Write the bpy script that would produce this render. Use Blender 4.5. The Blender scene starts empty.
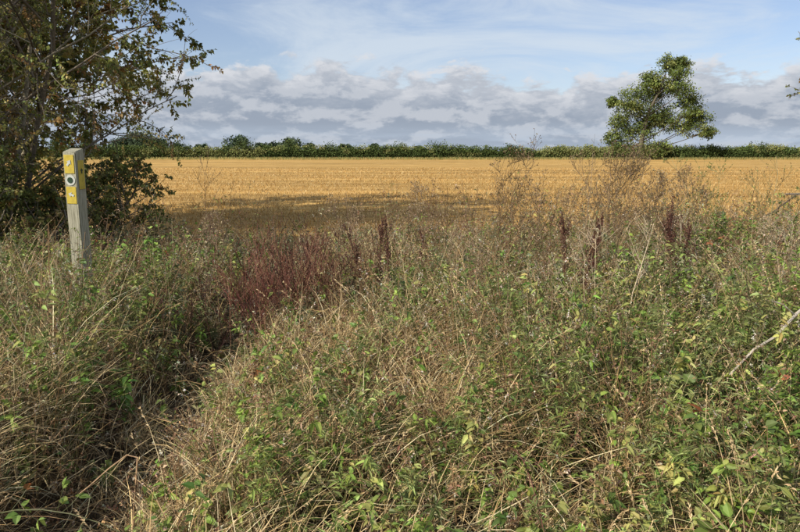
import bpy, math, numpy as np
from mathutils import Vector
rng=np.random.default_rng(7)
R=math.radians
scn=bpy.context.scene
scn.view_settings.view_transform='Standard'; scn.view_settings.look='None'; scn.view_settings.exposure=0
UP=np.array([0,0,1.0])
def nz(v): return v/np.maximum(np.linalg.norm(v,axis=-1,keepdims=True),1e-9)
def U(a,b,n=None): return rng.uniform(a,b,n)
def snoise(x,y,f=1.0,s=0.0):
    return (np.sin(1.7*f*x+0.6*f*y+s)+np.sin(-0.9*f*x+1.9*f*y+1.3+s*2)+np.sin(3.1*f*x+2.3*f*y+2.1+s)*.6+np.sin(4.9*f*y-2.7*f*x+s*3)*.5)/3.1

# ---------------------------------------------------------------- materials
def nodes(name):
    m=bpy.data.materials.new(name); m.use_nodes=True
    nt=m.node_tree
    for n in list(nt.nodes): nt.nodes.remove(n)
    o=nt.nodes.new('ShaderNodeOutputMaterial')
    return m,nt,o
def veg_mat(name,rough=.6,trans=.3,spec=.3,noise=0):
    m,nt,o=nodes(name)
    a=nt.nodes.new('ShaderNodeAttribute'); a.attribute_name='Col'
    p=nt.nodes.new('ShaderNodeBsdfPrincipled'); p.inputs['Roughness'].default_value=rough
    p.inputs['Specular IOR Level'].default_value=spec
    L=nt.links.new; col=a.outputs['Color']
    if noise:
        tc=nt.nodes.new('ShaderNodeTexCoord'); n=nt.nodes.new('ShaderNodeTexNoise'); n.inputs['Scale'].default_value=noise; n.inputs['Detail'].default_value=2
        mr=nt.nodes.new('ShaderNodeMapRange'); mr.inputs[1].default_value=.3; mr.inputs[2].default_value=.7; mr.inputs[3].default_value=.7; mr.inputs[4].default_value=1.25
        mx=nt.nodes.new('ShaderNodeVectorMath'); mx.operation='SCALE'
        L(tc.outputs['Object'],n.inputs['Vector']); L(n.outputs['Fac'],mr.inputs[0]); L(a.outputs['Color'],mx.inputs[0]); L(mr.outputs[0],mx.inputs['Scale']); col=mx.outputs[0]
    L(col,p.inputs['Base Color'])
    if trans>0:
        t=nt.nodes.new('ShaderNodeBsdfTranslucent'); L(col,t.inputs['Color'])
        ms=nt.nodes.new('ShaderNodeMixShader'); ms.inputs[0].default_value=trans
        L(p.outputs[0],ms.inputs[1]); L(t.outputs[0],ms.inputs[2]); L(ms.outputs[0],o.inputs[0])
    else: L(p.outputs[0],o.inputs[0])
    return m
M_leaf=veg_mat('leaf',.5,.26,.35); M_straw=veg_mat('straw',.55,0,.3); M_bark=veg_mat('bark',.85,0,.15,40); M_far=veg_mat('far_foliage',.8,0,.1)

def ramp_mat(name,stops,scale=(1,1,1),nscale=5,detail=8,rough=.9,bump=.3,bdist=.02,extra=None):
    m,nt,o=nodes(name); L=nt.links.new
    tc=nt.nodes.new('ShaderNodeTexCoord'); mp=nt.nodes.new('ShaderNodeMapping'); mp.inputs['Scale'].default_value=scale
    n=nt.nodes.new('ShaderNodeTexNoise'); n.inputs['Scale'].default_value=nscale; n.inputs['Detail'].default_value=detail; n.inputs['Roughness'].default_value=.65
    r=nt.nodes.new('ShaderNodeValToRGB'); e=r.color_ramp.elements
    e[0].position=stops[0][0]; e[0].color=(*stops[0][1],1); e[1].position=stops[-1][0]; e[1].color=(*stops[-1][1],1)
    for s in stops[1:-1]:
        k=e.new(s[0]); k.color=(*s[1],1)
    p=nt.nodes.new('ShaderNodeBsdfPrincipled'); p.inputs['Roughness'].default_value=rough; p.inputs['Specular IOR Level'].default_value=.15
    b=nt.nodes.new('ShaderNodeBump'); b.inputs['Strength'].default_value=bump; b.inputs['Distance'].default_value=bdist
    L(tc.outputs['Object'],mp.inputs[0]); L(mp.outputs[0],n.inputs['Vector']); L(n.outputs['Fac'],r.inputs[0]); L(n.outputs['Fac'],b.inputs['Height'])
    L(b.outputs[0],p.inputs['Normal']); L(r.outputs[0],p.inputs['Base Color']); L(p.outputs[0],o.inputs[0])
    return m,nt,p,r
def flat_mat(name,c,rough=.6):
    m,nt,p,r=ramp_mat(name,[(.3,tuple(x*.7 for x in c)),(.6,c)],nscale=25,rough=rough,bump=.05,bdist=.001)
    return m

# ---------------------------------------------------------------- mesh builder
class MB:
    def __init__(s): s.v=[];s.c=[];s.t=[];s.q=[];s.n=0;s.tm=[];s.qm=[]
    def add(s,v,c,t=None,q=None,m=0):
        v=v.reshape(-1,3); c=c.reshape(-1,3); s.v.append(v); s.c.append(c)
        if t is not None and len(t): s.t.append(t.reshape(-1,3)+s.n); s.tm.append(np.full(t.size//3,m))
        if q is not None and len(q): s.q.append(q.reshape(-1,4)+s.n); s.qm.append(np.full(q.size//4,m))
        s.n+=len(v)
    def build(s,name,mats,parent=None,loc=None,smooth=False):
        v=np.concatenate(s.v); c=np.concatenate(s.c)
        if loc is not None: v=v-np.array(loc)
        t=np.concatenate(s.t) if s.t else np.zeros((0,3),int); q=np.concatenate(s.q) if s.q else np.zeros((0,4),int)
        mi=np.concatenate(s.tm+s.qm) if (s.tm or s.qm) else np.zeros(0,int)
        me=bpy.data.meshes.new(name); me.vertices.add(len(v)); me.vertices.foreach_set('co',v.astype(np.float32).ravel())
        li=np.concatenate([t.ravel(),q.ravel()]).astype(np.int32)
        me.loops.add(len(li)); me.loops.foreach_set('vertex_index',li)
        ls=np.concatenate([np.arange(len(t))*3,len(t)*3+np.arange(len(q))*4]).astype(np.int32)
        me.polygons.add(len(ls)); me.polygons.foreach_set('loop_start',ls)
        me.polygons.foreach_set('material_index',mi.astype(np.int32))
        me.polygons.foreach_set('use_smooth',np.full(len(ls),smooth))
        a=me.color_attributes.new('Col','FLOAT_COLOR','POINT')
        cc=np.ones((len(v),4),np.float32); cc[:,:3]=np.clip(c,0,1); a.data.foreach_set('color',cc.ravel())
        for m in (mats if isinstance(mats,(list,tuple)) else [mats]): me.materials.append(m)
        me.update(calc_edges=True)
        ob=bpy.data.objects.new(name,me); scn.collection.objects.link(ob)
        if loc is not None: ob.location=loc
        if parent: 
            ob.parent=parent
        return ob
def empty(name,loc):
    e=bpy.data.objects.new(name,None); e.location=loc; scn.collection.objects.link(e); e.empty_display_size=.2; return e

def tubes(mb,P,Rd,C,k=3,m=0):
    N,S,_=P.shape
    T=nz(np.gradient(P,axis=1)); av=nz(T.mean(1)); ref=np.where(np.abs(av[:,2:3])>.7,np.array([[1.,.13,0]]),np.array([[0,.1,1.]]))
    Uv=nz(np.cross(T,np.broadcast_to(ref[:,None,:],T.shape))); V=np.cross(T,Uv)
    a=np.arange(k)*2*np.pi/k
    Rd=np.broadcast_to(Rd,(N,S))
    vv=P[:,:,None,:]+Rd[:,:,None,None]*(np.cos(a)[None,None,:,None]*Uv[:,:,None,:]+np.sin(a)[None,None,:,None]*V[:,:,None,:])
    if C.ndim==2: C=C[:,None,:]
    cc=np.broadcast_to(C[:,:,None,:],vv.shape)
    b=np.arange(N)[:,None,None]*S*k; i=np.arange(S-1)[None,:,None]*k; j=np.arange(k)[None,None,:]; j2=(j+1)%k
    q=np.stack([b+i+j,b+i+j2,b+i+k+j2,b+i+k+j],-1)
    mb.add(vv,cc,q=q,m=m)
def strips(mb,P,side,W,C,m=0):
    N,S,_=P.shape
    if side.ndim==2: side=side[:,None,:]
    W=np.broadcast_to(W,(N,S))
    vv=np.stack([P-side*W[:,:,None]/2,P+side*W[:,:,None]/2],2)
    if C.ndim==2: C=C[:,None,:]
    cc=np.broadcast_to(C[:,:,None,:],vv.shape)
    b=np.arange(N)[:,None]*S*2; i=np.arange(S-1)[None,:]*2
    q=np.stack([b+i,b+i+1,b+i+3,b+i+2],-1)
    mb.add(vv,cc,q=q,m=m)
def leaves(mb,P,D,L,W,C,detail=False,m=0,tilt=.6,droop=.25):
    N=len(P); D=nz(D); r=nz(UP+tilt*rng.normal(size=(N,3)))
    Sd=nz(np.cross(D,r)); Nn=np.cross(Sd,D); L=np.broadcast_to(L,(N,)); W=np.broadcast_to(W,(N,))
    L_=L[:,None]; W_=W[:,None]
    if not detail:
        v=np.stack([P,P+D*L_*.45+Sd*W_*.5+Nn*W_*.12,P+D*L_-UP*L_*droop,P+D*L_*.45-Sd*W_*.5+Nn*W_*.12],1)
        b=np.arange(N)[:,None]*4
        t=np.concatenate([b+np.array([[0,1,2]]),b+np.array([[0,2,3]])])
        c=np.repeat(C[:,None,:],4,1); mb.add(v,c,t=t,m=m)
    else:
        def st(t,w): 
            M=P+D*L_*t-UP*L_*droop*t*t
            return M+Sd*W_*w+Nn*W_*.14,M,M-Sd*W_*w+Nn*W_*.14
        a=st(.28,.5); c2=st(.65,.38); tip=P+D*L_-UP*L_*droop
        v=np.stack([P,*a,*c2,tip],1); b=np.arange(N)[:,None]*8
        t=np.concatenate([b+np.array([k]) for k in([0,1,2],[0,2,3],[4,7,5],[5,7,6])])
        q=np.concatenate([b+np.array([k]) for k in([1,4,5,2],[2,5,6,3])])
        c=np.repeat(C[:,None,:],8,1).copy(); c[:,2]*=1.15; c[:,5]*=1.15; c[:,7]*=.85
        mb.add(v,c,t=t,q=q,m=m)
def at(P,idx,t):
    S=P.shape[1]; f=np.clip(t,0,.9999)*(S-1); i=f.astype(int); w=(f-i)[:,None]
    a=P[idx,i]; b=P[idx,i+1]; return a*(1-w)+b*w, nz(b-a)
def rperp(T):
    r=rng.normal(size=T.shape); return nz(r-(r*T).sum(-1,keepdims=True)*T)
def leaves_on(mb,P,n,L,asp,C,tmin=.1,tmax=1,out=1.,along=.4,down=.1,detail=False,cv=.2,tilt=.6,droop=.25,m=0):
    N=len(P); idx=np.repeat(np.arange(N),n); t=U(tmin,tmax,len(idx)); p,T=at(P,idx,t)
    D=nz(T*along+rperp(T)*out-UP*down); l=L[0]+(L[1]-L[0])*rng.random(len(idx))
    c=C[idx]*(1+cv*rng.normal(size=(len(idx),1)))*(1+.08*rng.normal(size=(len(idx),3)))
    leaves(mb,p,D,l,l*asp,np.clip(c,.005,1),detail,m,tilt,droop)

def pal(P,n,p=None,v=.15):
    P=np.array(P); c=P[rng.choice(len(P),n,p=p)]; return np.clip(c*(1+v*rng.normal(size=(n,1))),.004,1)

# ---------------------------------------------------------------- terrain
def hgt(x,y):
    base=.17+.05*snoise(x,y,.9)+.02*snoise(x,y,3.1,2)
    tr=.24*np.exp(-((x+1.28-.06*np.sin(y*1.3))/.3)**2)
    f=np.clip((9.8-y)/1.6,0,1); f=f*f*(3-2*f)
    return .03+np.maximum(base-tr,0)*f
def grid(name,x0,x1,y0,y1,nx,ny,zf,mat):
    xs=np.linspace(x0,x1,nx); ys=np.linspace(y0,y1,ny); X,Y=np.meshgrid(xs,ys); Z=zf(X,Y)
    mb=MB(); i=np.arange(ny-1)[:,None]*nx+np.arange(nx-1)[None,:]
    q=np.stack([i,i+1,i+nx+1,i+nx],-1)
    mb.add(np.stack([X,Y,Z],-1),np.full((nx*ny,3),.2),q=q)
    return mb.build(name,mat,smooth=True)
m_ground,_,_,_=ramp_mat('pasture',[(.3,(.10,.12,.04)),(.7,(.2,.19,.08))],nscale=.05)
m_soil,_,_,_=ramp_mat('soil_and_litter',[(.3,(.025,.018,.010)),(.5,(.06,.04,.022)),(.75,(.17,.12,.06))],nscale=14,bump=.8,bdist=.03)
m_field,ntf,pf,rf=ramp_mat('stubble_straw',[(.28,(.28,.15,.04)),(.42,(.49,.285,.077)),(.58,(.63,.385,.12)),(.75,(.76,.52,.22))],scale=(.3,1.6,1),nscale=1.6,detail=12,bump=.9,bdist=.07)
L=ntf.links.new
tc=ntf.nodes.new('ShaderNodeTexCoord'); mp=ntf.nodes.new('ShaderNodeMapping'); mp.inputs['Scale'].default_value=(.02,.25,1); mp.inputs['Rotation'].default_value=(0,0,.05)
n2=ntf.nodes.new('ShaderNodeTexNoise'); n2.inputs['Scale'].default_value=1.5; n2.inputs['Detail'].default_value=6
mr=ntf.nodes.new('ShaderNodeMapRange'); mr.inputs[1].default_value=.3; mr.inputs[2].default_value=.7; mr.inputs[3].default_value=.60; mr.inputs[4].default_value=1.18
sc=ntf.nodes.new('ShaderNodeVectorMath'); sc.operation='SCALE'
L(tc.outputs['Object'],mp.inputs[0]); L(mp.outputs[0],n2.inputs['Vector']); L(n2.outputs['Fac'],mr.inputs[0]); L(rf.outputs[0],sc.inputs[0]); L(mr.outputs[0],sc.inputs['Scale']); L(sc.outputs[0],pf.inputs['Base Color'])
grid('ground',-2500,2500,-600,4000,30,30,lambda x,y:0*x-.06,m_ground)
grid('stubble_field',-220,260,9.0,119,400,260,lambda x,y:.03+.025*snoise(x*.25,y*1.3,1.)+.01*snoise(x,y,2.1),m_field)
grid('verge_soil',-14,14,-3,10.1,220,120,lambda x,y:hgt(x,y)+.015*(y>9),m_soil)

# ---------------------------------------------------------------- stubble
mb=MB()
N=150000
Y=9.3*np.exp(rng.random(N)*math.log(60/9.3)); X=U(-1,1,N)*(Y*.78+2)
rowp=.30; ang=.05; yy=Y+ang*X; yy=np.round(yy/rowp)*rowp+rng.normal(size=N)*.03; Y=yy-ang*X
Y=np.maximum(Y,9.2)
k=(Y/11)**.75
H=U(.04,.12,N)*(1+.35*snoise(X*.3,Y,1.0)); lean=rng.normal(size=(N,2))*.5
flat=rng.random(N)<.5
H=np.where(flat,U(.02,.04,N),H); lean=np.where(flat[:,None],nz(rng.normal(size=(N,2)))*4*np.array([1.3,.5]),lean)
W=.008*k*U(.7,1.3,N)
b=np.stack([X,Y,np.full(N,.02)],1); tip=b+np.stack([lean[:,0]*H,lean[:,1]*H,H],1); a=U(-.7,.7,N); sd=np.stack([np.cos(a),np.sin(a),0*a],1)*W[:,None]/2
v=np.stack([b-sd,b+sd,tip+sd*.7,tip-sd*.7],1); q=np.arange(N*4).reshape(N,4)
c=pal([(.67,.43,.155),(.57,.34,.10),(.43,.24,.07),(.77,.57,.27)],N,[.4,.3,.2,.1]); c=c*(.86+.32*snoise(X*.15,Y*.9,1,1))[:,None]
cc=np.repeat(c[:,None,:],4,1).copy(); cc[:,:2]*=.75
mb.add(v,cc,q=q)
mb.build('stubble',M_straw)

# ---------------------------------------------------------------- blades
def blades(mb,x,y,L,W,C,th0,th1,phi,S=5,curl=.5,lift=0,m=0,tipc=1.1):
    N=len(x); t=np.linspace(0,1,S)[None,:]
    th=th0[:,None]+(th1-th0)[:,None]*t**1.3; ph=phi[:,None]+curl*rng.normal(size=(N,1))*t
    st=np.stack([np.sin(th)*np.cos(ph),np.sin(th)*np.sin(ph),np.cos(th)],-1)*(L[:,None,None]/(S-1))
    P=np.concatenate([np.zeros((N,1,3)),np.cumsum(st[:,:-1],1)],1)
    g=hgt(x,y)+lift; P+=np.stack([x,y,g],-1)[:,None,:]
    P[:,:,2]=np.maximum(P[:,:,2],(hgt(x,y)+.01)[:,None])
    a=phi+np.pi/2+rng.normal(size=N)*.7; sd=np.stack([np.cos(a),np.sin(a),.3*rng.normal(size=N)],-1)
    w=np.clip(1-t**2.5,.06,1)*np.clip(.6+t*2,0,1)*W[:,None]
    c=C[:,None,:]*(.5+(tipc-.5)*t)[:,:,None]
    strips(mb,P,sd,w,c,m); return P
STRAW=[(.82,.61,.31),(.69,.48,.21),(.90,.73,.43),(.40,.25,.12),(.54,.34,.14)]
GGR=[(.22,.27,.06),(.28,.31,.09),(.36,.33,.12),(.15,.19,.045)]
def tallness(x,y):
    h=.56+.20*snoise(x,y,.9,4)+.15*snoise(x,y,2.3,1)+.07*snoise(x,y,5.5,3)
    h*=np.clip(.40+.16*y,.0,1.0)
    h*=1-.80*np.exp(-((x+1.28)/.38)**2)*(y<7)
    h*=1+.45*np.exp(-((x+1.95)/.3)**2)*(y<4.5)*(y>1.8)
    h*=1-.30/(1+np.exp(-(y-6)*2))/(1+np.exp((x-.8)*1.5))
    return np.maximum(h,.08)
def scatter(n,y0=1.2,y1=9.7,p=1.0,side=.72,pad=.7):
    y=y0+(y1-y0)*rng.random(n)**p; x=U(-1,1,n)*(y*side+pad); return x,y
def sg(v): return 1/(1+np.exp(-v))
def greenness(x,y):
    g=.49+.40*snoise(x,y,1.1,.7)+.44*snoise(x,y,3.3,5)+.18*snoise(x,y,7,2)
    g+=.26*sg((x-.75)*4)*(y<4.6)
    g-=.40*sg((x+1.1)*6)*sg((.45-x)*4)*sg((4.3-y)*2)
    g+=.35*np.exp(-((x+2.9)/.9)**2-((y-5.5)/1.3)**2)
    g+=.35*np.exp(-((x+2.2)/.4)**2-((y-3.2)/.4)**2)
    g-=.6*np.exp(-((x+1.28)/.35)**2)
    return np.clip(g,.02,1)
mb=MB()
nt_=2900; tx,ty=scatter(nt_,p=1.25); g=greenness(tx,ty); keep=rng.random(nt_)<(1.02-g*.98)*np.where(ty>4.8,.62,1)*(1-.5*np.exp(-((tx+1.28)/.25)**2)); tx,ty=tx[keep],ty[keep]
per=34; x=np.repeat(tx,per)+rng.normal(size=len(tx)*per)*.045; y=np.repeat(ty,per)+rng.normal(size=len(tx)*per)*.045
y=np.maximum(y,1.1); n=len(x)
flow=np.repeat(.4+1.6*snoise(tx,ty,.8,3)+rng.normal(size=len(tx))*.9,per)
T=tallness(x,y)*np.repeat(U(.65,1.3,len(tx)),per); L_=T*U(.45,1.15,n)+.06; g=np.repeat(greenness(tx,ty),per)
C=pal(STRAW,n,[.33,.27,.15,.13,.12]); gm=rng.random(n)<(.06+.3*g); C[gm]=pal(GGR,gm.sum())
tc_=np.repeat(U(.55,1.12,len(tx)),per)[:,None]; C*=tc_
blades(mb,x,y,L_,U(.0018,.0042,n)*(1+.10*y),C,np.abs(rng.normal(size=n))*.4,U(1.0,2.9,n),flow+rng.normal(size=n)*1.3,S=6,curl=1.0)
n=18000; x,y=scatter(n,p=1.3); g=greenness(x,y); k=rng.random(n)<1.0-.8*g; x,y=x[k],y[k]; n=len(x)
fl=.2+1.8*snoise(x,y,.9,3); T=tallness(x,y)
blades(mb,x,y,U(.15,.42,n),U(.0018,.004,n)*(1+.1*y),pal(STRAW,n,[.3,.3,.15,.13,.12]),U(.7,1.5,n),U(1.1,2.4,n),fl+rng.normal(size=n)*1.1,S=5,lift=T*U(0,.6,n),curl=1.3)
n=11000; x,y=scatter(n,p=1.3)
blades(mb,x,y,U(.12,.35,n),U(.003,.006,n),pal([(.24,.16,.08),(.12,.08,.04),(.36,.26,.13)],n),U(1.2,1.5,n),U(1.4,1.8,n),U(0,6.3,n),S=4,lift=.01)
n=1400; x,y=scatter(n,p=1.0); T=tallness(x,y)
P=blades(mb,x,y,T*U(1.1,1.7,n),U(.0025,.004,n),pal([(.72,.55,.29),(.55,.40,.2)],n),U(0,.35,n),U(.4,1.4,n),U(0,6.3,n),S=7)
idx=np.repeat(np.arange(n),14); p,Tn=at(P,idx,U(.82,1,len(idx)))
leaves(mb,p,Tn+rperp(Tn)*.35,.018,.004,pal([(.65,.5,.28),(.5,.34,.18)],len(idx)))
mb.build('verge_grass',M_straw)

# ---------------------------------------------------------------- weeds
def stempaths(x,y,H,lean=.25,S=6,wob=.05,z0=None):
    n=len(x); t=np.linspace(0,1,S)[None,:,None]; d=rng.normal(size=(n,1,2))*lean
    xy=np.stack([x,y],-1)[:,None,:]+d*H[:,None,None]*t**1.6+wob*H[:,None,None]*np.cumsum(rng.normal(size=(n,S,2))*.4,1)*t
    z=(hgt(x,y) if z0 is None else z0)[:,None]+H[:,None]*t[:,:,0]
    return np.concatenate([xy,z[:,:,None]],-1)
def side_br(P,nb,L,tmin=.25,tmax=.95,up=.6,S=4,taper=True):
    N=len(P); idx=np.repeat(np.arange(N),nb); t=U(tmin,tmax,len(idx)); p,T=at(P,idx,t)
    D=nz(rperp(T)+T*up); l=L[idx]*U(.6,1.2,len(idx))*((1.15-t) if taper else 1)
    s=np.linspace(0,1,S)[None,:,None]; Q=p[:,None,:]+D[:,None,:]*l[:,None,None]*s+UP*l[:,None,None]*.35*s**2+rng.normal(size=(len(idx),S,3))*.03*l[:,None,None]*s
    return Q,idx
def weed_group(mb,x,y,H,C,leafL,asp,nmain,nb,nside,detail,seed_c=None,nseed=0,stemc=(.16,.15,.06),rad=.0022,droop=.3,bl=.38,tilt=.6,lean=.25):
    if len(x)==0: return
    P=stempaths(x,y,H,lean=lean); n=len(x)
    sc_=np.tile(np.array([stemc]),(n,1))*U(.7,1.3,(n,1))
    tubes(mb,P,rad*np.linspace(1.2,.4,P.shape[1])[None,:]*(.6+H[:,None]),sc_)
    leaves_on(mb,P,nmain,leafL,asp,C,.15,1,detail=detail,droop=droop,tilt=tilt)
    Q,idx=side_br(P,nb,H*bl)
    tubes(mb,Q,rad*.55*np.linspace(1,.5,Q.shape[1])[None,:],sc_[idx])
    leaves_on(mb,Q,nside,(leafL[0]*.7,leafL[1]*.85),asp,C[idx],.1,1,detail=detail,droop=droop,tilt=tilt)
    if nseed:
        sc2=pal(seed_c,len(Q)); leaves_on(mb,Q,nseed,(.006,.013),.7,sc2,.6,1,out=.8,along=.8,down=0)
GREEN=[(.18,.26,.045),(.24,.31,.06),(.13,.19,.04),(.30,.33,.09),(.40,.37,.12)]
GREY=[(.30,.30,.15),(.23,.24,.12),(.40,.37,.21)]
BROWN=[(.29,.16,.085),(.38,.24,.12),(.15,.08,.045),(.50,.35,.19)]
SEED=[(.64,.55,.42),(.48,.36,.25),(.74,.67,.54),(.34,.22,.13)]
mb=MB()
def zone(n,p,y0=1.3,y1=9.6,f=None):
    x,y=scatter(n,y0,y1,p); k=rng.random(n)<f(x,y); return x[k],y[k]
x,y=zone(2300,1.1,1.3,4.4,lambda x,y:greenness(x,y)**1.6); H=tallness(x,y)*U(.65,1.3,len(x))
weed_group(mb,x,y,H,pal(GREEN,len(x)),(.025,.06),.45,12,4,7,True,droop=.35)
x,y=zone(1000,1.0,1.3,5,lambda x,y:greenness(x,y)*(.35+.65*(x>.2))+.06); H=tallness(x,y)*U(.8,1.35,len(x))
weed_group(mb,x,y,H,pal([(.26,.31,.085),(.33,.36,.13),(.20,.23,.075)],len(x)),(.03,.06),.17,22,5,12,False,droop=.2)
x,y=zone(3500,.9,3.8,9.75,lambda x,y:.15+.8*greenness(x,y)); H=tallness(x,y)*U(.6,1.25,len(x))
C=pal(GREEN+GREY,len(x)); C*=(1+.35*snoise(x,y,2.2,6))[:,None]
weed_group(mb,x,y,H,C,(.03,.06),.5,12,4,8,False,droop=.3)
x,y=zone(2500,.9,2.6,9.75,lambda x,y:.30+.5*(x>0)); H=tallness(x,y)*U(.8,1.4,len(x))
weed_group(mb,x,y,H,pal(GREY,len(x)),(.015,.035),.3,6,6,3,False,seed_c=SEED,nseed=9,stemc=(.44,.32,.18),rad=.0019)
x,y=zone(3000,.95,1.8,9.75,lambda x,y:.6+.3*snoise(x,y,1.7,2)); H=tallness(x,y)*U(.8,1.45,len(x))
weed_group(mb,x,y,H,pal(BROWN,len(x)),(.015,.035),.35,6,5,3,False,seed_c=BROWN+SEED,nseed=7,stemc=(.34,.21,.10),rad=.0020)
x,y=zone(2400,1.2,1.3,9.6,lambda x,y:.1+.75*greenness(x,y)); H=U(.10,.28,len(x))
weed_group(mb,x,y,H,pal(GREEN,len(x)),(.02,.045),.6,9,2,4,False,droop=.2)
x,y=zone(480,.8,4.2,9.5,lambda x,y:.25+.6*(x>-.2)); H=U(.72,1.2,len(x))
weed_group(mb,x,y,H,pal(GREEN+GREY+BROWN+BROWN,len(x)),(.02,.045),.35,12,9,4,False,seed_c=BROWN+SEED,nseed=7,stemc=(.24,.15,.08),rad=.0024,lean=.16)
mb.build('weeds',M_leaf)
# nettle stands: broad toothed leaves in tight clumps
def cluster(cx,cy,r,n): return cx+rng.normal(size=n)*r,cy+rng.normal(size=n)*r
def nettles(cx,cy,r,n,H0,lf=(.04,.075)):
    mb=MB(); x,y=cluster(cx,cy,r,n); H=H0*U(.65,1.1,n)
    weed_group(mb,x,y,H,pal([(.17,.27,.05),(.23,.33,.065),(.13,.20,.04),(.32,.36,.09)],n),lf,.48,18,2,6,True,stemc=(.2,.2,.08),rad=.0026,droop=.4,lean=.12,bl=.25,tilt=.4)
    mb.build('nettle_stand',M_leaf,loc=(cx,cy,0))
for a in [(1.25,2.45,.16,22,.42),(2.0,2.7,.2,26,.52),(1.7,3.5,.2,24,.58),(2.7,3.7,.22,24,.6),(.75,3.4,.14,16,.5),(.35,2.15,.10,9,.3,(.03,.055)),(-1.85,3.2,.16,18,.5),(-2.2,2.5,.14,12,.36),(.2,4.5,.2,18,.58),(1.2,5.1,.25,22,.66),(-2.7,5.7,.3,34,.62),(-3.5,6.0,.35,34,.65),(3.2,6.6,.3,30,.75),(4.6,7.6,.4,40,.8),(-.45,2.75,.08,7,.34,(.03,.05))]: nettles(*a)

# ---------------------------------------------------------------- individual plants
def st_johns(cx,cy,r,n,H0,name):
    mb=MB(); x,y=cluster(cx,cy,r,n); H=H0*U(.7,1.1,n)*(1-.2*np.hypot(x-cx,y-cy)/r/2)
    P=stempaths(x,y,H,lean=.22); RC=[(.18,.06,.045),(.23,.09,.06),(.11,.042,.033),(.32,.17,.10)]
    c=pal(RC,n); tubes(mb,P,.0026*np.linspace(1.2,.5,6)[None,:],c)
    Q,idx=side_br(P,13,H*.4,tmin=.3,up=1.1); tubes(mb,Q,.0014,c[idx])
    leaves_on(mb,Q,10,(.007,.015),.6,c[idx],.2,1,out=.7,along=.9,down=0,cv=.35)
    mb.build(name,M_leaf,loc=(cx,cy,0))
st_johns(-.95,4.65,.28,62,1.0,'willowherb_clump')
st_johns(-.55,5.4,.25,18,.88,'willowherb_clump')
def dock(cx,cy,H,n=1,name='dock_plant',dark=1.15):
    mb=MB(); x,y=cluster(cx,cy,.06 if n>1 else .001,n); Hh=H*U(.78,1.02,n); P=stempaths(x,y,Hh,lean=.07,S=8,wob=.04)
    c=pal([(.11,.045,.032),(.14,.065,.045)],n)*dark; tubes(mb,P,.004*np.linspace(1.2,.4,8)[None,:],c,k=5)
    Q,idx=side_br(P,9,Hh*.32,tmin=.45,tmax=.9,up=2.0,S=5)
    tubes(mb,Q,.0018,c[idx])
    for S_,nn,t0 in((P,380,.5),(Q,75,.12)):
        ii=np.repeat(np.arange(len(S_)),nn); t=t0+(1-t0)*np.round(rng.random(len(ii))*14)/14+rng.normal(size=len(ii))*.012
        p,T=at(S_,ii,np.clip(t,0,1)); d=rperp(T); p=p+d*U(.002,.018,(len(ii),1))*(1.3-t[:,None])
        leaves(mb,p,d+T*rng.normal(size=(len(ii),1))*.6-UP*.3,U(.006,.012,len(ii)),.008,pal([(.10,.038,.026),(.15,.06,.038),(.06,.025,.02),(.2,.10,.06)],len(ii))*dark,tilt=1.5)
    leaves_on(mb,P,8,(.06,.13),.2,pal([(.2,.12,.05),(.17,.2,.06)],n),.05,.45,down=.4,detail=True)
    mb.build(name,M_leaf,loc=(cx,cy,0))
dock(2.05,4.5,1.22,3); dock(-.18,4.6,1.0,2); dock(-.28,5.0,1.02,1); dock(1.45,4.8,1.02,3); dock(1.32,4.4,.92,1); dock(.25,5.6,.9,1); dock(2.35,5.4,1.0,1); dock(-.9,5.9,.85,1)
def skeleton(cx,cy,H,name,lv=3,n=1,c0=(.30,.21,.12),spread=.42,seed_n=5,r=.0048,seeds=[(.46,.36,.22),(.28,.19,.11)],upf=1.0,nb=(9,5,4)):
    mb=MB(); x,y=cluster(cx,cy,.07 if n>1 else .001,n); Hh=H*U(.8,1.02,n); P=stempaths(x,y,Hh,lean=.12,S=8,wob=.04)
    c=np.tile(np.array([c0]),(n,1)); tubes(mb,P,r*np.linspace(1.2,.35,8)[None,:],c,k=4)
    cur=P; Lh=Hh*spread; rr=r*.5; ci=c
    for l in range(lv):
        Q,idx=side_br(cur,nb[l],Lh,tmin=.35 if l==0 else .3,tmax=1,up=upf,S=5); ci=ci[idx]
        tubes(mb,Q,rr*np.linspace(1,.5,5)[None,:],ci); rr=max(rr*.7,.0012); Lh=Lh[idx]*.45; cur=Q
    leaves_on(mb,cur,seed_n,(.008,.016),.6,pal(seeds,len(cur)),.75,1,out=1,along=.6,down=-.1)
    mb.build(name,M_straw,loc=(cx,cy,0))
DK=[(.26,.17,.09),(.15,.10,.055),(.36,.26,.14)]
skeleton(.98,5.9,1.47,'dead_umbellifer',3,3,c0=(.17,.11,.055),seeds=DK); skeleton(1.75,5.3,1.42,'dead_umbellifer',3,3,c0=(.22,.15,.08),seeds=DK); skeleton(1.95,5.7,1.47,'dead_umbellifer',3,3,c0=(.18,.12,.065),seeds=DK)
skeleton(1.25,5.6,1.15,'dead_umbellifer',3,2,c0=(.22,.15,.08)); skeleton(2.45,5.9,1.2,'dead_umbellifer',3,2,c0=(.22,.15,.08)); skeleton(3.1,6.4,1.2,'dead_umbellifer',3,2,c0=(.22,.15,.08),seeds=DK)
skeleton(1.3,3.7,1.05,'dead_umbellifer',2,3,c0=(.5,.39,.25),nb=(7,4,3)); skeleton(3.55,7.2,1.38,'dead_umbellifer',2,3,c0=(.2,.2,.08),seeds=[(.18,.22,.06)],seed_n=16)
skeleton(-2.3,7.3,1.42,'dead_umbellifer',2,1,c0=(.18,.11,.06),nb=(6,4,3)); skeleton(3.9,6.6,1.38,'dead_umbellifer',2,3,c0=(.2,.17,.07),seeds=[(.2,.22,.07),(.3,.18,.08)],nb=(7,5,3),seed_n=10)
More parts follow.
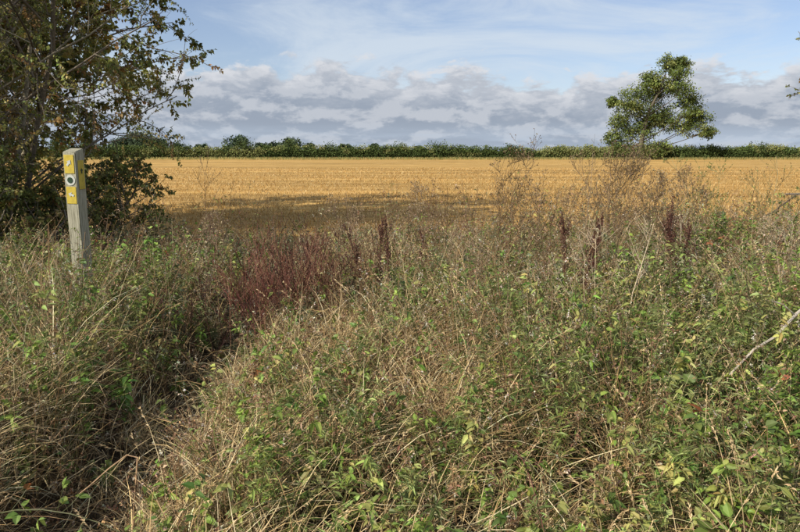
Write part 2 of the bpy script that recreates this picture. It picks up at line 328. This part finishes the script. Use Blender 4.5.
skeleton(.3,6.9,1.05,'dead_umbellifer',3,2,c0=(.24,.16,.09)); skeleton(-1.8,6.2,.95,'dead_umbellifer',3,2,c0=(.27,.18,.11)); skeleton(2.7,6.2,1.15,'dead_umbellifer',3,2,c0=(.26,.18,.1),seeds=DK); skeleton(-.6,7.2,1.0,'dead_umbellifer',3,2,c0=(.2,.13,.08))
skeleton(-.35,4.9,1.0,'dead_umbellifer',2,2,c0=(.36,.24,.13)); skeleton(2.3,4.9,.95,'dead_umbellifer',2,3,c0=(.45,.36,.24)); skeleton(2.9,4.6,.9,'dead_umbellifer',3,2,c0=(.45,.36,.24)); skeleton(.55,5.0,.85,'dead_umbellifer',3,2,c0=(.4,.3,.18))
def bramble(cx,cy,n,name,H=.45,leaf=(.045,.075),ll=1.0):
    mb=MB(); N_=n; x,y=cluster(cx,cy,.12,N_); t=np.linspace(0,1,9)[None,:]
    ph=U(0,6.3,N_); L_=U(.6,1.1,N_)*ll; r=L_[:,None]*t*.8; z=H*4*(t*(1-t*.75))*U(.7,1.1,(N_,1))
    P=np.stack([x[:,None]+r*np.cos(ph)[:,None],y[:,None]+r*np.sin(ph)[:,None],hgt(x,y)[:,None]+z*.8],-1)
    c=pal([(.2,.08,.06),(.16,.16,.06)],N_); tubes(mb,P,.003*np.linspace(1.2,.5,9)[None,:],c,k=4)
    Q,idx=side_br(P,11,np.full(N_,.07),tmin=.15,tmax=1,up=.5,S=3,taper=False); tubes(mb,Q,.001,c[idx])
    C=pal([(.18,.25,.05),(.24,.31,.065),(.14,.19,.045),(.34,.33,.09),(.40,.17,.07)],len(Q),[.35,.3,.2,.1,.05])
    leaves_on(mb,Q,3,leaf,.72,C,.85,1,out=.7,along=.6,down=.1,detail=True,droop=.15,tilt=.35,cv=.1)
    mb.build(name,M_leaf,loc=(cx,cy,0))
bramble(1.6,2.15,9,'bramble',.40); bramble(2.6,4.3,12,'bramble',.5,(.03,.055)); bramble(.5,2.6,4,'bramble',.32,(.025,.045)); bramble(-2.5,3.3,9,'bramble',.4,(.03,.05)); bramble(4.2,7.2,20,'bramble',.62,(.03,.05),1.4); bramble(.9,6.8,8,'bramble',.5,(.03,.05)); bramble(-2.9,6.6,14,'bramble',.5,(.03,.05)); bramble(.6,4.2,8,'bramble',.42,(.03,.05)); bramble(1.9,3.2,7,'bramble',.45,(.03,.055)); bramble(3.6,5.6,14,'bramble',.6,(.03,.05),1.2); bramble(-.3,3.6,4,'bramble',.38,(.025,.045)); bramble(-1.9,2.2,4,'bramble',.3,(.025,.045))

def stick(name,pts,r,c,tw=()):
    mb=MB(); P=np.array(pts,float)[None]; tubes(mb,P,np.linspace(r,r*.5,P.shape[1])[None,:],np.array([c]),k=6)
    for t_ in tw: tubes(mb,np.array(t_,float)[None],r*.45,np.array([c]),k=5)
    mb.build(name,M_bark)
stick('dead_stick',[(2.35,3.2,.98),(2.12,3.1,.91),(1.98,3.02,.84),(1.85,2.95,.75),(1.72,2.9,.70),(1.58,2.85,.58)],.009,(.5,.43,.34),[[(1.98,3.02,.84),(1.9,3.0,.90),(1.84,2.98,.92)]])
stick('bent_stalk',[(-1.05,2.2,.12),(-1.03,2.2,.3),(-1.0,2.2,.50),(-1.04,2.2,.51),(-1.09,2.15,.48),(-1.14,2.1,.44),(-1.19,2.1,.40)],.004,(.5,.32,.18))

# ---------------------------------------------------------------- trees
def grow(base,stems,Ls,kids,ratio,gn,up,spread0,minz=.2,S=6,curv=.14):
    lv=[]; cur=[]
    for i in range(stems):
        a=2*np.pi*i/stems+U(-.4,.4); s=U(*spread0); d=np.array([np.cos(a)*s,np.sin(a)*s,1.]); cur.append((np.array(base)+np.array([np.cos(a),np.sin(a),0])*.12,nz(d),Ls*U(.8,1.1)))
    for l in range(len(kids)+1):
        paths=[]; nxt=[]
        for p,d,Ln in cur:
            pts=[p]; dd=d.copy(); q=p
            for s in range(S-1):
                dd=nz(dd+rng.normal(size=3)*curv+UP*up[l]); q=q+dd*Ln/(S-1)
                if q[2]<minz: q=q.copy(); q[2]=minz
                pts.append(q)
            pts=np.array(pts); paths.append(pts)
            if l<len(kids):
                for j in range(kids[l]):
                    t=.12+.88*(j+rng.random())/kids[l]; f=t*(S-1)*.999; i=int(f); pp=pts[i]*(1-f+i)+pts[i+1]*(f-i); T=nz(pts[i+1]-pts[i])
                    r=rng.normal(size=3); r=nz(r-(r@T)*T); nxt.append((pp,nz(T*gn[l]+r),Ln*ratio[l]*(1.25-.6*t)*U(.7,1.2)))
        lv.append(np.array(paths)); cur=nxt
    return lv
def hawthorn(name,base,height,stems=5,seed=1,nleaf=26,lsz=(.022,.042),spread=(.15,.6),kids=(8,7,6),trunk=.055,fall=.9,r1=.55,thr=-.35):
    global rng
    keep=rng; rng=np.random.default_rng(seed)
    lv=grow(base,stems,height*.95,kids,(r1,.48,.42),(1.0,.9,.9),(.06,.02,0,0),spread)
    mbw=MB(); rads=[trunk,trunk*.38,trunk*.16,trunk*.065]
    for i,P in enumerate(lv):
        c=pal([(.20,.16,.12),(.27,.23,.16),(.15,.12,.085)],len(P)); tubes(mbw,P,rads[i]*np.linspace(1.1,.4,P.shape[1])[None,:],c,k=[8,6,4,3][i])
    mbl=MB(); HC=[(.19,.20,.05),(.25,.26,.06),(.13,.15,.04),(.38,.31,.09),(.34,.20,.07)]
    T=lv[3]; m=rng.random(len(T))<fall*(.35+.65*(snoise(T[:,0,0]*1.5,T[:,0,2]*1.5+T[:,0,1],1.2,seed)>thr))
    T=T[m]; C=pal(HC,len(T),[.34,.28,.15,.15,.08],.2)
    leaves_on(mbl,T,nleaf,lsz,.75,C,.05,1,cv=.25,tilt=.9,out=1.2)
    T2=lv[2]; leaves_on(mbl,T2,int(nleaf*.5),lsz,.75,pal(HC,len(T2),[.34,.28,.15,.15,.08],.2),.2,1,cv=.25,tilt=.9)
    e=empty(name,base)
    w=mbw.build('trunk_and_branches',M_bark,loc=base,smooth=True); w.parent=e; w.location=(0,0,0)
    f=mbl.build('leaves',M_leaf,loc=base); f.parent=e; f.location=(0,0,0)
    rng=keep
hawthorn('hawthorn_tree',(-5.45,8.5,.05),5.1,8,seed=11,spread=(.05,.6),nleaf=28,lsz=(.024,.044),trunk=.042,thr=-.3)
hawthorn('hawthorn_tree',(-7.1,7.8,.05),4.9,6,seed=5,nleaf=20,lsz=(.03,.05))
hawthorn('hawthorn_tree',(-9.2,13.2,.0),7.6,7,seed=8,nleaf=24,lsz=(.075,.12))
hawthorn('hawthorn_tree',(-8.0,11.0,.0),6.6,7,seed=21,nleaf=24,lsz=(.07,.11),spread=(.1,.45))
hawthorn('hawthorn_bush',(-5.0,7.3,.0),1.7,8,seed=41,nleaf=8,lsz=(.03,.05),spread=(.3,1.0),trunk=.025)
hawthorn('hawthorn_bush',(-4.5,8.9,.0),1.4,7,seed=42,nleaf=11,lsz=(.03,.05),spread=(.3,1.0),trunk=.025)
hawthorn('hawthorn_tree',(6.45,7.4,.05),3.9,4,seed=31,nleaf=16,spread=(.1,.35),r1=.4,kids=(8,6,5))

# ---------------------------------------------------------------- far foliage
def foliage(mb,lobes,nsub,nl,size,C,cv=.22,sub=.35):
    for (x,y,z,r,rz) in lobes:
        d=nz(rng.normal(size=(nsub,3)))*(rng.random((nsub,1))**.45); c0=np.array([x,y,z])+d*np.array([r,r*.9,rz])
        cs=pal(C,nsub,v=cv)
        p=np.repeat(c0,nl,0)+rng.normal(size=(nsub*nl,3))*r*sub*np.array([1,1,.7])*.6
        cc=np.repeat(cs,nl,0)*(1+.15*rng.normal(size=(nsub*nl,1)))
        D=rng.normal(size=(nsub*nl,3)); leaves(mb,p,D,size*U(.6,1.3,nsub*nl),size*.6,np.clip(cc,.01,1),tilt=1.5)
TY=118.; KX=.1865; KZ=.1865
def tw(px,py): return ((px-400)*KX,1.65+(151-py)*KZ)
lob=[(663,66,12,8),(652,80,13,10),(672,76,11,8),(636,97,15,12),(656,96,13,11),(624,106,12,10),(641,114,16,12),(675,94,13,9),(690,103,12,8),(620,120,11,10),(630,132,14,11),(664,112,12,10),(698,120,12,9),(688,128,12,9),(645,130,14,12),(701,133,9,7),(627,148,15,10),(645,151,14,8),(614,103,6,5),(677,66,8,5),(662,148,9,7),(684,114,11,8),(645,86,11,9),(617,140,9,9),(670,124,11,8),(655,122,12,10),(668,88,12,9)]
ash=empty('ash_tree',(tw(640,0)[0],TY,0))
mb=MB(); L2=[]
for (a,b_,r,rz) in lob:
    X_,Z_=tw(a,b_); L2.append((X_,TY+U(-2.5,2.5),Z_,r*KX,rz*KZ))
foliage(mb,L2,38,30,.36,[(.10,.135,.035),(.14,.175,.045),(.065,.09,.025),(.20,.22,.07)],sub=.32,cv=.3)
o=mb.build('crown',M_far,loc=ash.location[:]); o.parent=ash; o.location=(0,0,0)
mb=MB(); bx=tw(640,0)[0]; Pp=[]
tr=np.array([(bx,TY,0),(bx+.1,TY,3),(bx+.5,TY,6),(bx+1.2,TY,9),(bx+2.6,TY,12),(bx+3.8,TY,15.5)])
tubes(mb,tr[None],np.array([[.55,.45,.38,.28,.18,.08]]),np.array([[.14,.12,.085]]),k=8)
for (x,y,z,r,rz) in L2:
    z0=np.clip(z-abs(x-bx)*.5-1.,1.5,12); s=np.array([np.interp(z0,tr[:,2],tr[:,0]),TY,z0]); e_=np.array([x,y,z])
    t=np.linspace(0,1,6)[:,None]; pp=s+(e_-s)*t+UP*np.sin(t*np.pi)*-.3; Pp.append(pp)
    for k_ in range(3):
        e2=e_+rng.normal(size=3)*r*.35; s2=s+(e_-s)*.8; Pp.append(s2+(e2-s2)*t)
tubes(mb,np.array(Pp),np.linspace(.12,.03,6)[None,:],np.tile([[.10,.085,.06]],(len(Pp),1)),k=5)
o=mb.build('trunk_and_limbs',M_bark,loc=ash.location[:],smooth=True); o.parent=ash; o.location=(0,0,0)

mb=MB()
xs=np.arange(-105,125,.7)
hh=2.4+.34*snoise(xs*.12,xs*0,1)+.26*snoise(xs*.6,xs*0,1,3)+.14*rng.normal(size=len(xs))
t=np.linspace(0,np.pi,9); P=[]
cx=xs[:,None]; ring=np.stack([np.broadcast_to(cx,(len(xs),9)),120+1.0*np.cos(t)[None,:]*np.ones_like(cx),np.maximum((hh[:,None]-.5)*np.sin(t)[None,:]**.5,0)-.03],-1)
i=np.arange(len(xs)-1)[:,None]*9+np.arange(8)[None,:]; mb.add(ring,np.full((len(xs)*9,3),.03)*np.array([.9,1.1,.5]),q=np.stack([i,i+1,i+10,i+9],-1))
n=80000; x=U(-105,125,n); h=np.interp(x,xs,hh)
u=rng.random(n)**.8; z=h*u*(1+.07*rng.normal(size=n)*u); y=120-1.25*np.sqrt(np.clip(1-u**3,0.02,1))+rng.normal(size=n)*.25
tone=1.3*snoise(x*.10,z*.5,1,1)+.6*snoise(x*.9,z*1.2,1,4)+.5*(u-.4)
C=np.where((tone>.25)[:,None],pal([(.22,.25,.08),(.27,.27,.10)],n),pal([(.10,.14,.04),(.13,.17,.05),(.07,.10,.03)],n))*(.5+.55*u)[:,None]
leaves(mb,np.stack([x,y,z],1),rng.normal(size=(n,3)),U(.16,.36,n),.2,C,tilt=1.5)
bl=[((a-400)*KX,119.6,1.65+(151-b_)*KZ,r*KX,rz*KZ) for a,b_,r,rz in [(400,151,10,8),(245,146,9,8),(440,148,11,7),(225,151,8,5),(288,147,7,6),(330,149,9,6),(620,150,8,7),(655,152,9,6),(760,149,10,7),(513,150,9,6),(180,149,9,6),(155,147,11,9),(560,151,7,4),(715,151,8,6)]]
foliage(mb,bl,40,18,.3,[(.08,.11,.035),(.11,.145,.045),(.05,.075,.03)],sub=.35)
mb.build('field_hedge',M_far)
mb=MB(); n=24000; x=U(-105,125,n); y=U(116.6,118.9,n); H=U(.2,.6,n)
b=np.stack([x,y,0*x],1); tip=b+np.stack([rng.normal(size=n)*.12,rng.normal(size=n)*.1,H],1); sd=np.array([.05,0,0]); v=np.stack([b-sd,b+sd,tip],1)
mb.add(v,np.repeat(pal([(.34,.30,.11),(.18,.20,.06),(.46,.34,.13)],n)[:,None,:],3,1),t=np.arange(n*3).reshape(n,3)); mb.build('field_margin_grass',M_far)
mb=MB(); DL=[]
for a,r,yy in [(128,10,380),(140,13,370),(150,12,380),(160,9,390),(118,8,380),(175,5,420),(200,4,430),(240,9,330),(262,5,360),(276,5,350),(290,9,320),(310,4,380),(345,4,400),(372,4,420),(420,3,420),(560,2,420),(600,2,420),(740,2,430),(780,2,430),(90,8,380),(60,9,370),(30,8,380)]:
    for j in range(3):
        DL.append(((a+U(-5,5)-400)*yy/633,yy+U(-4,4),2.+r*yy/633*U(.4,.9),r*yy/633*U(.6,1.1),r*yy/633*.7))
foliage(mb,DL,30,14,1.3,[(.085,.12,.065),(.11,.14,.075),(.07,.09,.055)],sub=.35)
mb.build('distant_trees',M_far)

# ---------------------------------------------------------------- waymarker post
import bmesh
def bm_obj(name,fn,mat,parent,loc=(0,0,0),rot=(0,0,0),smooth=False):
    bm=bmesh.new(); fn(bm); me=bpy.data.meshes.new(name); bm.to_mesh(me); bm.free(); me.materials.append(mat)
    o=bpy.data.objects.new(name,me); scn.collection.objects.link(o); o.parent=parent; o.location=loc; o.rotation_euler=rot
    return o
m_wood,ntw,pw,rw=ramp_mat('weathered_wood',[(.28,(.10,.09,.065)),(.42,(.28,.26,.18)),(.58,(.43,.40,.29)),(.8,(.56,.52,.40))],scale=(16,16,1.1),nscale=6,detail=12,rough=.85,bump=.9,bdist=.006)
m_yel=flat_mat('yellow_plastic',(.60,.45,.07),.5); m_wht=flat_mat('white_plastic',(.60,.60,.52),.5); m_drk=flat_mat('dark_green_print',(.04,.07,.04),.5)
post=empty('waymarker_post',(-2.53,4.85,0)); post.rotation_euler=(R(.5),R(1.2),R(-8))
w=.106; HT=1.66
def f(bm):
    bmesh.ops.create_cube(bm,size=1); 
    for v in bm.verts:
        v.co.x*=w; v.co.y*=w; v.co.z=(v.co.z+.5)*HT
        if v.co.z>1: v.co.z+=-.018 if v.co.y<0 else .010
    bmesh.ops.bevel(bm,geom=[e for e in bm.edges],offset=.006,segments=2,affect='EDGES')
    bmesh.ops.subdivide_edges(bm,edges=[e for e in bm.edges if abs(e.verts[0].co.z-e.verts[1].co.z)>1],cuts=14)
    for v in bm.verts: 
        v.co.x+=.0015*math.sin(v.co.z*9); v.co.y+=.001*math.sin(v.co.z*7+1)
bm_obj('timber',f,m_wood,post)
def plate(bx,bz,t=.004):
    def f(bm):
        bmesh.ops.create_cube(bm,size=1)
        for v in bm.verts: v.co.x*=bx; v.co.y*=t; v.co.z*=bz
        bmesh.ops.bevel(bm,geom=bm.edges[:],offset=.0015,segments=1,affect='EDGES')
    return f
def disc(r,t=.004):
    def f(bm):
        bmesh.ops.create_cone(bm,cap_ends=True,segments=32,radius1=r,radius2=r,depth=t)
        for v in bm.verts: v.co.y,v.co.z=-v.co.z,v.co.y
        bmesh.ops.recalc_face_normals(bm,faces=bm.faces[:])
    return f
def arrow(s):
    def f(bm):
        pts=[(-.3,-1),(.3,-1),(.3,0),(.8,0),(0,1),(-.8,0),(-.3,0)]
        vs=[bm.verts.new((a*s,0,b*s)) for a,b in pts]; fc=bm.faces.new(vs)
        r=bmesh.ops.extrude_face_region(bm,geom=[fc])
        for v in r['geom']:
            if isinstance(v,bmesh.types.BMVert): v.co.y-=.002
        bmesh.ops.recalc_face_normals(bm,faces=bm.faces[:])
    return f
fy=-w/2-.0035
bm_obj('yellow_label_top',plate(.082,.14),m_yel,post,(0,fy,1.55))
bm_obj('label_arrow_top',arrow(.026),m_wht,post,(0,fy-.0035,1.56),(0,R(35),0))
bm_obj('white_disc',disc(.040),m_wht,post,(0,fy,1.43))
bm_obj('disc_emblem',disc(.022,.003),m_drk,post,(0,fy-.0038,1.43))
bm_obj('yellow_label_low',plate(.082,.13),m_yel,post,(0,fy,1.315))
bm_obj('disc_arrow',arrow(.024),m_wht,post,(0,fy-.0035,1.32),(0,R(-70),0))
bm_obj('side_label',plate(.07,.22),m_yel,post,(w/2+.0035,0,1.47),(0,0,R(90)))
bm_obj('side_arrow',arrow(.020),m_drk,post,(w/2+.007,0,1.50),(0,0,R(90)))

# ---------------------------------------------------------------- light and sky
EL=34.; sd_=np.array([-.8,-.6])
az=math.atan2(sd_[0],sd_[1])
sun=bpy.data.lights.new('sun','SUN'); sun.energy=5.0; sun.angle=R(.5); sun.color=(1,.94,.83)
so=bpy.data.objects.new('sun',sun); scn.collection.objects.link(so)
dv=Vector((sd_[0]*math.cos(R(EL)),sd_[1]*math.cos(R(EL)),math.sin(R(EL)))); so.rotation_euler=dv.to_track_quat('Z','Y').to_euler(); so.location=dv*50
w_=bpy.data.worlds.new('sky'); scn.world=w_; w_.use_nodes=True; nt=w_.node_tree
for n in list(nt.nodes): nt.nodes.remove(n)
L=nt.links.new
def nn(t,**k):
    n=nt.nodes.new(t)
    for a,b in k.items(): setattr(n,a,b)
    return n
def math_(op,a,b=None,c=None):
    n=nn('ShaderNodeMath',operation=op)
    for i,s in enumerate((a,b,c)):
        if s is None: continue
        if isinstance(s,(int,float)): n.inputs[i].default_value=s
        else: L(s,n.inputs[i])
    return n.outputs[0]
def mapr(v,a,b,c=0,d=1,smooth=True):
    n=nn('ShaderNodeMapRange'); n.interpolation_type='SMOOTHSTEP' if smooth else 'LINEAR'
    L(v,n.inputs[0]); 
    for i,s in enumerate((a,b,c,d)): n.inputs[i+1].default_value=s
    return n.outputs[0]
def mixc(f,a,b):
    n=nn('ShaderNodeMix',data_type='RGBA'); 
    if isinstance(f,(int,float)): n.inputs[0].default_value=f
    else: L(f,n.inputs[0])
    for i,s in ((6,a),(7,b)):
        if isinstance(s,tuple): n.inputs[i].default_value=(*s,1)
        else: L(s,n.inputs[i])
    return n.outputs[2]
sky=nn('ShaderNodeTexSky',sky_type='NISHITA'); sky.sun_disc=False; sky.sun_elevation=R(EL); sky.sun_rotation=az%(2*math.pi); sky.air_density=1.0; sky.dust_density=.6; sky.ozone_density=2.2
tc=nn('ShaderNodeTexCoord'); nv=nn('ShaderNodeVectorMath',operation='NORMALIZE'); L(tc.outputs['Generated'],nv.inputs[0])
sp=nn('ShaderNodeSeparateXYZ'); L(nv.outputs[0],sp.inputs[0]); z=sp.outputs[2]
def noise(scx,scz,off,scale,detail,rough=.55,dist=0.):
    mp=nn('ShaderNodeMapping'); mp.inputs['Scale'].default_value=(scx,scx,scz); mp.inputs['Location'].default_value=off; L(nv.outputs[0],mp.inputs[0])
    n=nn('ShaderNodeTexNoise'); n.inputs['Scale'].default_value=scale; n.inputs['Detail'].default_value=detail; n.inputs['Roughness'].default_value=rough; n.inputs['Distortion'].default_value=dist
    L(mp.outputs[0],n.inputs['Vector']); return n.outputs['Fac']
na=noise(1,2.3,(3.1,.4,0),14,9,.60,.2); nb=noise(1,2.3,(3.1-.008,.4,.035),14,9,.60,.2)
big=noise(1,2.0,(.6,2.4,0),3.2,3)
edge=math_('ADD',math_('MULTIPLY_ADD',math_('SUBTRACT',.118,z),6.0,na),math_('MULTIPLY_ADD',big,.6,-.3))
cum=mapr(edge,.46,.58)
shade=mapr(math_('SUBTRACT',na,nb),-.07,.11)
topl=mapr(edge,.50,.85,1,0)
lit=math_('ADD',math_('MULTIPLY',shade,.48),math_('MULTIPLY',topl,.46))
ccol=mixc(lit,(3.0,3.5,4.3),(6.8,6.95,7.3))
st=mapr(noise(1,16,(0,2,0),3,6),.42,.62)
low=mapr(z,.004,.05,1,0)
ccol=mixc(math_('MULTIPLY',low,math_('MULTIPLY_ADD',st,.55,.25)),ccol,(4.6,5.4,6.5))
wis=mapr(noise(1,4.0,(5,1,0),2.8,10,.62,.7),.38,.66)
gain=nn('ShaderNodeVectorMath',operation='MULTIPLY'); L(sky.outputs[0],gain.inputs[0]); gain.inputs[1].default_value=(1.15,1.08,1.15)
s1=mixc(math_('MULTIPLY_ADD',wis,.62,.12),gain.outputs[0],(6.3,7.0,7.7))
s2=mixc(cum,s1,ccol)
bg=nn('ShaderNodeBackground'); bg.inputs[1].default_value=.11; L(s2,bg.inputs[0])
ow=nn('ShaderNodeOutputWorld'); L(bg.outputs[0],ow.inputs[0])

cam=bpy.data.cameras.new('camera'); cam.lens=28; cam.sensor_width=36; cam.clip_end=6000; cam.clip_start=.05
co=bpy.data.objects.new('camera',cam); scn.collection.objects.link(co); co.location=(0,0,1.65); co.rotation_euler=(R(90-10.5),0,0); scn.camera=co
